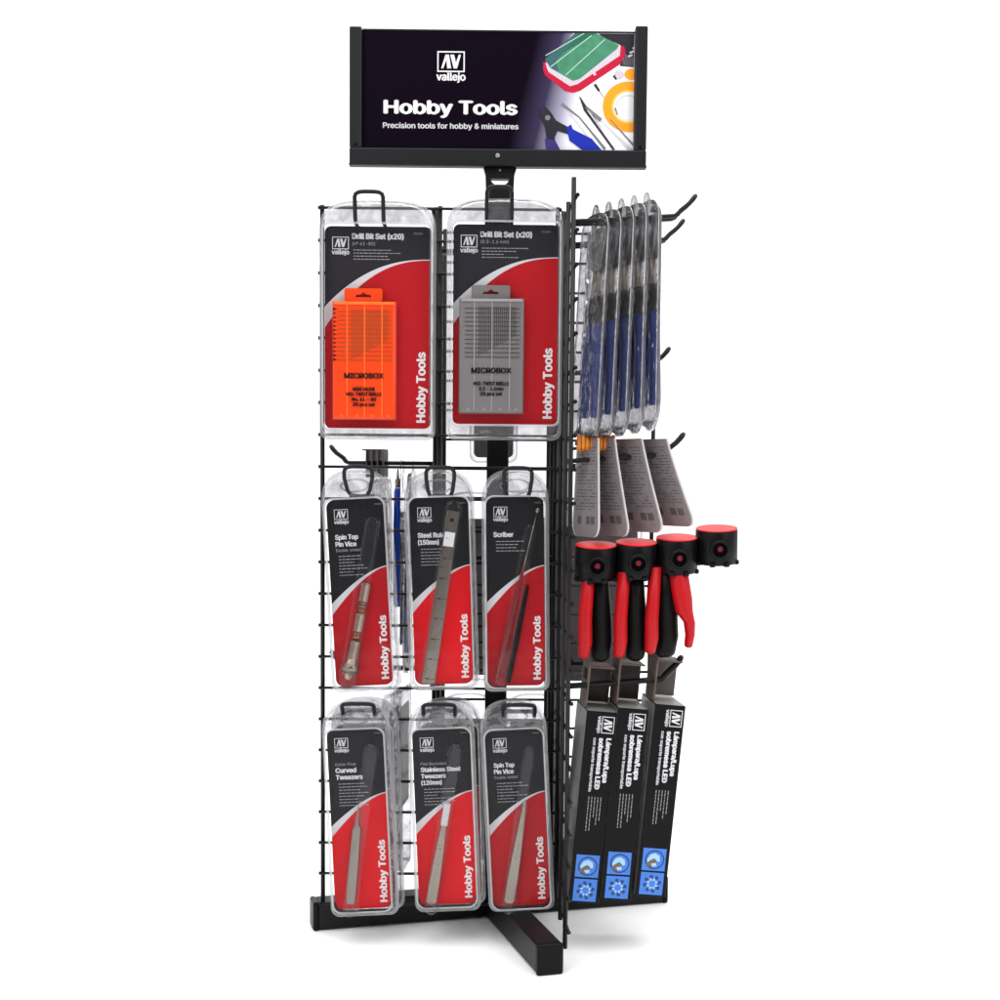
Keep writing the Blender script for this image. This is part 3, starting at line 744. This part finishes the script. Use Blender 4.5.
for i, (xb, xt, zb) in enumerate(((81, 91, 506), (95, 103, 509), (109, 115, 512), (124, 127, 515), (139, 139, 518))):
    o = first if i == 0 else copy_tree(first)
    o['label'] = lab5[i]
    o.location = (xb * S, -110 * S, zb * S)
    lean = math.degrees(math.atan2(xt - xb, 222))
    o.rotation_euler = (Matrix.Rotation(math.radians(lean), 3, 'Y') @ Matrix.Rotation(math.radians(109 - i), 3, 'Z')).to_euler()
for i, (x, zb) in enumerate(((-88, 262),)):
    o = copy_tree(first)
    o['label'] = ('blue-handled cutter pack behind the front packs, nearer the post', 'blue-handled cutter pack behind the front packs, seen between pin vice and ruler')[i]
    o.location = (x * S, 16 * S, zb * S); o.rotation_euler = (0, 0, math.radians(-92 - 3 * i))

t = thing('knife_pack', 'slim pack with a bright blue handle, seen between the pin vice and ruler packs', 'knife pack', (-100, 12, 268), (0, 0, -94))
mb = MB(); mb.prism(rrect(-20, 20, 20, 216, 8), 0, .6, 'clear_edge'); mb.link('backing', t)
mb = MB(); mb.lathe((0, -5, 60), (0, -5, 186), [(0, 3), (0.03, 4.5), (0.5, 4.8), (0.97, 4.2), (1, 3)], 'blue_bright', 14)
k_ = mb.link('knife', t); mb = MB(); mb.lathe((0, -5, 186.2), (0, -5, 206), [(0, 3.2), (0.4, 3.2), (0.5, 1.6), (1, 0.8)], 'steel_light', 12); mb.link('blade', k_)

# clear packs with grey cards seen edge-on through the front grid
for i, (x, y, zb, lab) in enumerate(((-117, 18, 262, 'grey-backed clear pack hung behind the pin vice pack, its square tab above the wire'),
                                (-95, 16, 45, 'grey-backed clear pack low behind the grid, right of the curved tweezers pack'),
                                (-106, 16, 40, 'grey-backed clear pack low behind the curved tweezers pack'))):
    t = thing('carded_pack', lab, 'tool pack', (x, y, zb), (0, 0, -96), 'grey-backed packs on the left side panel')
    mb = MB(); shell(mb, 66, 205 if zb > 100 else 200, 24, 3.0, 11, 8); mb.link('clear_shell', t)
    mb = MB(); mb.prism(rrect(-28, 28, 70, 178, 4), -3, -2, 'rear_card')
    if zb > 100: [mb.prism(rrect(-14, 14, 203, 231, 3), -yy_ - 1.2, -yy_, 'rear_card') for yy_ in (1, 7, 13, 19)]
    if zb > 100: mb.box(-14, 14, -24, -1, 231.1, 232.6, 'rear_card'); mb.box(-12, 12, -23, -1.5, 214, 215.5, 'black_metal')
    mb.link('printed_card', t)
    mb = MB(); mb.box(-4, 4, -8, -4, 20, 150, 'steel', 1.5); mb.link('tool', t)

# packs on the rear panel, seen through the rack from behind
def rear_pack(label, x, zb, h=215, w=54):
    t = thing('carded_pack', label, 'tool pack', (x, 92, zb), (0, 0, 180), 'packs on the rear panel')
    mb = MB(); shell(mb, w, h, 26, 3.0, 10, 9); mb.link('clear_shell', t)
    mb = MB(); mb.prism(rrect(-w / 2 + 5, w / 2 - 5, 6, h - 30, 6), -2.4, -1.6, 'rear_card'); mb.link('printed_card', t)
rear_pack('back of a clear pack showing in the gap under the grey drill box pack', -4, 482, 235)
rear_pack('dark back of a carded pack in the gap between ruler and scriber', -28, 238, 212, 62)
rear_pack('dark back of a carded pack showing through the scriber pack', 46, 240, 212, 64)
rear_pack('dark back of a carded pack in the gap left of the bare tweezers pack', -30, 26, 198, 62)
rear_pack('dark back of a carded pack showing through the bare pale tweezers pack', 44, 26, 198, 64)
rear_pack('dark back of a carded pack behind the red and black pliers handles', 118, 232, 210, 90)

# small orange-based pack under the blue cutters
t = thing('tape_roll_pack', 'orange ribbed roll resting under the blue cutter packs, above the grey cards', 'tape', (76, -110, 491.5))
mb = MB()
for k in range(9):
    mb.lathe((k * 4.1, 0, 8), (k * 4.1 + 3.9, 0, 8), [(0, 7), (0.15, 8), (0.85, 8), (1, 7)], 'orange_roll', 18)
mb.link('roll', t)
mb = MB(); mb.lathe((-2, 0, 8), (40, 0, 8), [(0, 2.4), (1, 2.4)], 'rear_card', 12); mb.link('core', t)

# ------------------------------------------------------------------ red and black pliers with round hubs
pl_group = 'red and black pliers on the lower side hook'
labs = ['red and black pliers with red-topped round hub, nearest the rack panel', 'red and black pliers with red-topped round hub, second from the rack panel',
        'red and black pliers with red-topped round hub, third from the rack panel', 'red and black pliers at the outer end, its red handle bowed outwards']
hub_proto = None
HX = [(95, 401, 85, 79, 79), (134, 404, 119, 94, 109), (173, 409, 149, 120, 143), (211, 418, 177, 144, 173)]
for i, (hx, hz, rx, cxt, cxb) in enumerate(HX):
    t = thing('pliers', labs[i], 'pliers', (hx, -122, 0), (0, 0, 0), pl_group)
    t.location = (hx * S, -122 * S, 290 * S)
    O = Vector((hx, -122, 290))
    # header card: back of the print faces the panel side
    A = math.radians((112, 122, 127, 127)[i]); W2 = 30
    mb = MB(); u = Vector((-math.cos(A), -math.sin(A), 0))
    cxt = (96, 112, 138, 162)[i] + 0.78 * W2 * math.cos(A); cxb = (97, 127, 160, 190)[i] + W2 * math.cos(A)
    zt, zb_ = 504, (409, 410, 414, 420)[i]
    C = lambda v: Vector((cxt + (cxb - cxt) * (1 - v) ** 1.15, -108 - 6 * (1 - v), zb_ + (zt - zb_) * v)) - O
    nv = Vector((-math.sin(A), math.cos(A), 0))
    def pt(a, v, off=0.0):
        tap = 1.0 - 0.22 * v                                     # narrower towards the top
        return C(v) + u * a * W2 * tap + nv * off
    NV = 14
    def edge(v):                                                  # rounded lower corners
        return 1.0 if v > 0.14 else 0.62 + 0.38 * math.sqrt(max(0, 1 - (1 - v / 0.14) ** 2))
    grid = []
    for side, off in ((0, 0.0), (1, 1.2)):
        rows = []
        for j in range(NV + 1):
            v = (j / NV) ** 1.6; e2 = edge(v)
            rows.append([mb.bm.verts.new(pt(a * e2, v, off)) for a in (-1, -0.93, 0, 0.93, 1)])
        grid.append(rows)
    for side in (0, 1):
        rows = grid[side]
        for j in range(NV):
            for k in range(4):
                q = [rows[j][k], rows[j][k + 1], rows[j + 1][k + 1], rows[j + 1][k]]
                f = mb.bm.faces.new(q if side else q[::-1]); f.material_index = mb.mi('card_rim' if k in (0, 3) or (j == 0 and False) else 'back_card')
    for k0, kk in ((0, 0), (4, 4)):
        for j in range(NV):
            f = mb.bm.faces.new([grid[0][j][kk], grid[1][j][kk], grid[1][j + 1][kk], grid[0][j + 1][kk]]); f.material_index = mb.mi('card_rim')
    for j in (0, NV):
        for k in range(4):
            f = mb.bm.faces.new([grid[0][j][k], grid[0][j][k + 1], grid[1][j][k + 1], grid[1][j][k]]); f.material_index = mb.mi('card_rim')
    # printed lines and blocks on the back of the card
    for j in range(20):
        v = 0.90 - j * 0.033; a = -0.75
        while a < 0.7:
            w_ = random.uniform(0.08, 0.35); b3 = min(0.78, a + w_)
            if random.random() < 0.75: mb.face([pt(a, v, 1.35), pt(b3, v, 1.35), pt(b3, v + 0.010, 1.35), pt(a, v + 0.010, 1.35)], 'rear_card')
            a = b3 + 0.06
    for a in (-0.6, 0.05, 0.4):
        mb.face([pt(a, 0.13, 1.35), pt(a + 0.28, 0.13, 1.35), pt(a + 0.28, 0.21, 1.35), pt(a, 0.21, 1.35)], 'rear_card')
    mb.link('header_card', t)
    # hub, tipped forwards so that its red top shows
    if hub_proto is None:
        mb = MB(); R = 20.2; H = 33; n = 40
        def ringz(r_, z): return [(r_ * math.cos(k * 2 * PI / n), r_ * math.sin(k * 2 * PI / n), z) for k in range(n)]
        mb.rings([ringz(R - 1, -H), ringz(R, -H + 1), ringz(R, -1), ringz(R - 0.8, 0)], 'black_plastic')
        for f in mb.bm.faces:
            if len(f.verts) > 4: f.smooth = False
        for a in (200, 250, 290, 340):
            ca, sa = math.cos(math.radians(a)), math.sin(math.radians(a))
            M = Matrix.Translation((ca * (R - 1.5), sa * (R - 1.5), 0)) @ Matrix.Rotation(math.radians(a), 4, 'Z')
            mb.box(-3, 3.2, -2.6, 2.6, -H - 1.0, -H + 3.0, 'black_plastic', 0.9, M)
        # punch hole collar on the front
        mb.lathe((0, -R - 1.2, -17), (0, -R + 4, -17), [(0, 7.5), (0.1, 9.5), (1, 9.8)], 'black_plastic', 24)
        hub = mb.link('hub', t); hub_proto = hub
        mb = MB(); mb.rings([ringz(R - 0.4, 0.1), ringz(R - 0.2, 0.8), ringz(R - 0.8, 1.1)], 'red_cap'); c1 = mb.link('cap', hub)
        for f in c1.data.polygons: f.use_smooth = False
        mb = MB(); mb.lathe((0, -R - 1.9, -16), (0, -R - 1.5, -16), [(0, 2.0), (1, 3.0)], 'dark_red', 8)
        mb.lathe((0, -R - 1.45, -17), (0, -R - 1.25, -17), [(0, 7.0), (1, 7.0)], 'recess_shade', 24)  # flat black disc paints the shade inside the recess
        mb.link('button', hub)
    else:
        hub = copy_tree(hub_proto); hub.parent = t
    hub.location = (0, 0, (hz - 290) * S); hub.rotation_euler = (math.radians(8), math.radians((0, 0, -1, -2)[i]), 0)
    # handles
    zh = hz - 290 - 30; dx = rx - hx
    def handle(pts, m, name, ry=9.5):
        mb = MB(); rs = []
        for (x_, y_, z_, hw) in pts:
            rs.append([(x_ + hw * math.cos(k * 2 * PI / 20), y_ + ry * math.sin(k * 2 * PI / 20), z_) for k in range(20)])
        x_, y_, z_, hw = pts[1]; rs = rs[1:]
        for q in (0.93, 0.78, 0.55, 0.25):
            rs.insert(0, [(x_ + hw * q * math.cos(k * 2 * PI / 20), y_ + ry * q * math.sin(k * 2 * PI / 20), z_ - hw * 0.75 * math.sqrt(1 - q * q)) for k in range(20)])
        mb.rings(rs, m); return mb.link(name, t)
    zb2 = (4, 5, 9, 14)[i]
    if i < 3:
        handle([(dx - 1, -6, zb2, 3), (dx - 1, -6, zb2 + 2, 5.6), (dx, -8, zb2 + 14, 6.8), (dx - .5, -10, 40, 6.6), (dx + 1, -8, 62, 6.4), (dx + 3, -3, zh + 2, 6.2)], 'red_grip', 'red_handle')
        handle([(dx + 16, 6, zb2 - 2, 5), (dx + 16, 6, zb2, 9.3), (dx + 17, 6, zb2 + 14, 10.8), (dx + 16, 4, 40, 10.6), (dx + 15, 3, 60, 9.6), (dx + 14, 0, zh + 2, 8)], 'black_grip', 'black_handle')
    else:
        handle([(dx + 8, -6, 14, 2.2), (dx + 8, -6, 16, 4), (dx + 9, -8, 26, 4.6), (dx + 8, -9, 38, 5.6), (dx + 3, -9, 48, 8.5), (dx + 1, -8, 62, 9.5), (dx - 2, -6, 80, 9.5), (dx - 3, -2, 94, 8.5)], 'red_grip', 'red_handle')
        handle([(dx - 16, 8, 4, 3), (dx - 16, 8, 6, 6), (dx - 13, 6, 20, 8.5), (dx - 9, 5, 44, 8), (dx - 6, 4, 66, 7), (dx - 4, 2, 90, 7)], 'black_grip', 'black_handle')
    # neck joining the head of the pliers to the hub
    mb = MB(); mb.box(-21 if i else -18, 19, 1, 12, zh + 0, zh + 22, 'black_plastic', 2.0)
    mb.box(-10, 10, 12, 22, hz - 290 - 26, hz - 290 + 1, 'black_plastic', 2.0)
    mb.link('neck', t)

# ------------------------------------------------------------------ lamp boxes at lower right
bx_group = 'black lamp boxes on the lower side hook'
def lamp_box():
    t = thing('lamp_box', '-', 'lamp box', group=bx_group)
    W, D, H = 30, 66, 190
    mb = MB()
    mb.box(-W / 2, W / 2, -D / 2, D / 2, 0, H, 'box_black', 0.5)
    mb.face([(-W / 2 - .1, D / 2 - 1, 1), (-W / 2 - .1, -D / 2 + 1, 1), (-W / 2 - .1, -D / 2 + 1, H - 1), (-W / 2 - .1, D / 2 - 1, H - 1)], 'box_side_lit')  # light on this side put into its colour as grey
    mb.face([(-W / 2 + 1, -D / 2 + .6, H + .1), (W / 2 - .6, -D / 2 + .6, H + .1), (W / 2 - .6, D / 2 - 1, H + .1), (-W / 2 + 1, D / 2 - 1, H + .1)], 'box_grey')
    y = -D / 2 - 0.15; R = -PI / 2
    logo(mb, 0.5, H - 4.5, 16.5, y, 'ink_silver', rot=R, word=False)
    mb.text('vallejo', -3.5, H - 4.5, y, 'ink_silver', width=16.5, height=3.4, rot=R, bold=0.05)
    mb.text('Lámpara/Lupa', 6.6, H - 26, y, 'ink_silver', width=43, height=4.6, rot=R, bold=0.10)
    mb.text('sobremesa LED', -0.6, H - 26, y, 'ink_silver', width=50, height=4.6, rot=R, bold=0.10)
    mb.text('con soporte transportable', -6.2, H - 26, y, 'ink_silver', width=53, height=2.9, rot=R, bold=0.05)
    smalltext(mb, 6.5, H - 84, y, 'ink_grey', 38, 5, 3.0, 0.7, rot=R)
    for z in (22, 45 + 1): mb.flat([(-11.5, z - 20), (11.5, z - 20), (11.5, z + 2.2), (-11.5, z + 2.2)], y, 'icon_blue')
    circ = lambda cx, cz, r_, n_=28: [(cx + r_ * math.cos(k * 2 * PI / n_), cz + r_ * math.sin(k * 2 * PI / n_)) for k in range(n_)]
    cz = 37
    mb.flat(circ(0.5, cz, 9.6), y - .08, 'icon_navy'); mb.flat(circ(0.5, cz, 8.2), y - .16, 'icon_blue')
    mb.flat([(-6, cz - 4), (-7, cz), (-4, cz + 5), (0.5, cz + 6.5), (5, cz + 4), (6, cz - 1), (3, cz - 2), (0, cz + 1), (-3, cz)], y - .24, 'icon_pale')
    mb.flat([(-8.5, cz - 5), (-4, cz - 1), (0, cz + 1.5), (3, cz - 1), (2, cz - 4), (-2, cz - 8)], y - .32, 'icon_brown')
    mb.flat([(-3, cz - 4), (2, cz - 3), (3, cz - 6), (-1, cz - 7)], y - .40, 'icon_pale')
    cz = 13
    for k in range(8):
        a = k * PI / 4 + 0.2; mb.flat(circ(0.5 + 7.2 * math.cos(a), cz + 7.2 * math.sin(a), 1.9, 10), y - .08, 'icon_navy')
    star = []
    for k in range(16):
        a = k * PI / 8; r_ = 6.4 if k % 2 else 3.6; star.append((0.5 + r_ * math.cos(a), cz + r_ * math.sin(a)))
    mb.flat(star, y - .16, 'icon_pale'); mb.flat(circ(0.5, cz, 3.4, 16), y - .24, 'icon_blue')
    mb.link('carton', t)
    # hanging tab of folded card rising from the panel-side face
    tb = MB()
    ring = rrect(-D / 2 + 12, D / 2 - 14, H + 0.4, H + 48, 5)
    hole = rrect(-13, 13, H + 26, H + 38, 3, 3)
    ring_prism(tb, ring, hole, 0, 1.4, 'tab_card')
    Mt = Matrix.Translation((-W / 2 + 1.5, 0, 0)) @ Matrix.Rotation(PI / 2, 4, 'Z')
    for v in tb.bm.verts: v.co = Mt @ v.co
    tb.box(-W / 2 + 2, W / 2 - 4, -D / 2 + 14, D / 2 - 15, H + 40, H + 41.5, 'tab_card', 0.3)
    tb.box(-W / 2 + 2, W / 2 - 1, D / 2 - 16, D / 2 - 15, H + 2, H + 39.5, 'rear_card', 0.3)
    tb.link('hang_tab', t)
    return t
lb = lamp_box()
lablb = ['black lamp box with blue icons hanging closest to the rack, leftmost of three', 'black lamp box with blue icons hanging between the other two',
         'black lamp box with blue icons at the outer end, its grey top in full view']
for i, (xb, xt, zb) in enumerate(((84, 100, 51), (115.5, 130, 54), (149, 166, 58))):
    o = lb if i == 0 else copy_tree(lb)
    o['label'] = lablb[i]
    o.location = (xb * S, -95 * S, zb * S)
    o.rotation_euler = (Matrix.Rotation(math.atan2(xt - xb, 190), 3, 'Y') @ Matrix.Rotation(math.radians(5), 3, 'Z')).to_euler()

# ------------------------------------------------------------------ surface, light, camera
mb = MB(); mat('white_table', (0.97, 0.97, 0.97, 1), 0.8, 0, 0.1)
prof_ = [(-2500, 0)] + [(1400, 0)] + [(1400 + 500 * math.sin(math.radians(a)), 500 - 500 * math.cos(math.radians(a))) for a in range(6, 91, 6)] + [(1900, 2600)]
mb.rings([[(-3500, y_, z_), (3500, y_, z_)] for y_, z_ in prof_], 'white_table', False, False, closed=False, smooth=True)
bk = mb.link('studio_sweep'); bk['kind'] = 'structure'

w = bpy.data.worlds.new('World'); sc.world = w; w.use_nodes = True
nt = w.node_tree; bg = nt.nodes['Background']; bg.inputs['Strength'].default_value = 1.0
# white surround, with darkness added behind the camera to quiet film reflections
tc = nt.nodes.new('ShaderNodeTexCoord'); dp = nt.nodes.new('ShaderNodeVectorMath'); dp.operation = 'DOT_PRODUCT'
dp.inputs[1].default_value = (0.0, -0.98, -0.05)
rp = nt.nodes.new('ShaderNodeValToRGB'); nt.links.new(tc.outputs['Generated'], dp.inputs[0]); nt.links.new(dp.outputs['Value'], rp.inputs['Fac'])
rp.color_ramp.elements[0].position = 0.45; rp.color_ramp.elements[0].color = (1.05, 1.05, 1.06, 1)
rp.color_ramp.elements[1].position = 0.9; rp.color_ramp.elements[1].color = (0.12, 0.12, 0.13, 1)
nt.links.new(rp.outputs['Color'], bg.inputs['Color'])
def area(name, loc, target, size, power, sy=None):
    l = bpy.data.lights.new(name, 'AREA'); l.energy = power; l.size = size
    if sy: l.shape = 'RECTANGLE'; l.size_y = sy
    o = bpy.data.objects.new(name, l); col.objects.link(o); o.location = loc
    o.rotation_euler = (Vector(target) - Vector(loc)).to_track_quat('-Z', 'Y').to_euler()
    return o
area('soft_light', (-1.1, -1.7, 1.7), (0, 0, 0.45), 0.9, 13)
area('soft_light', (1.3, -1.5, 1.3), (0, 0, 0.4), 0.4, 9, 1.3)
area('sweep_light', (0, 0.6, 2.6), (0, 1.5, 0.2), 3.0, 14, 1.0)
area('soft_light', (0.1, -0.5, 2.3), (0, -0.35, 0), 2.4, 46)  # added overhead lamp, whitens the floor around the base

cam = bpy.data.cameras.new('camera'); co = bpy.data.objects.new('camera', cam); col.objects.link(co); sc.camera = co
cx, cy, cz, pitch, roll, yaw, f, sy = -9.76, -1472.0, 463.3, 4.19, -.47, -.52, 1401.24, 82.6
yw, pi_, ro = map(math.radians, (yaw, pitch, roll))
R0 = Vector((math.cos(yw), math.sin(yw), 0)); F0 = Vector((-math.sin(yw), math.cos(yw), 0)); Z = Vector((0, 0, 1))
F = F0 * math.cos(pi_) - Z * math.sin(pi_); U = F0 * math.sin(pi_) + Z * math.cos(pi_)
Rr = R0 * math.cos(ro) - U * math.sin(ro); Ur = R0 * math.sin(ro) + U * math.cos(ro)
M = Matrix((( Rr.x, Ur.x, -F.x, cx * S), (Rr.y, Ur.y, -F.y, cy * S), (Rr.z, Ur.z, -F.z, cz * S), (0, 0, 0, 1)))
co.matrix_world = M
cam.sensor_width = 36; cam.lens = f / 1000 * 36; cam.shift_y = sy / 1000; cam.clip_end = 100; cam.clip_start = 0.05
sc.cycles.transparent_max_bounces = 40
sc.view_settings.view_transform = 'Standard'; sc.view_settings.look = 'None'
sc.view_settings.exposure = 0; sc.view_settings.gamma = 1
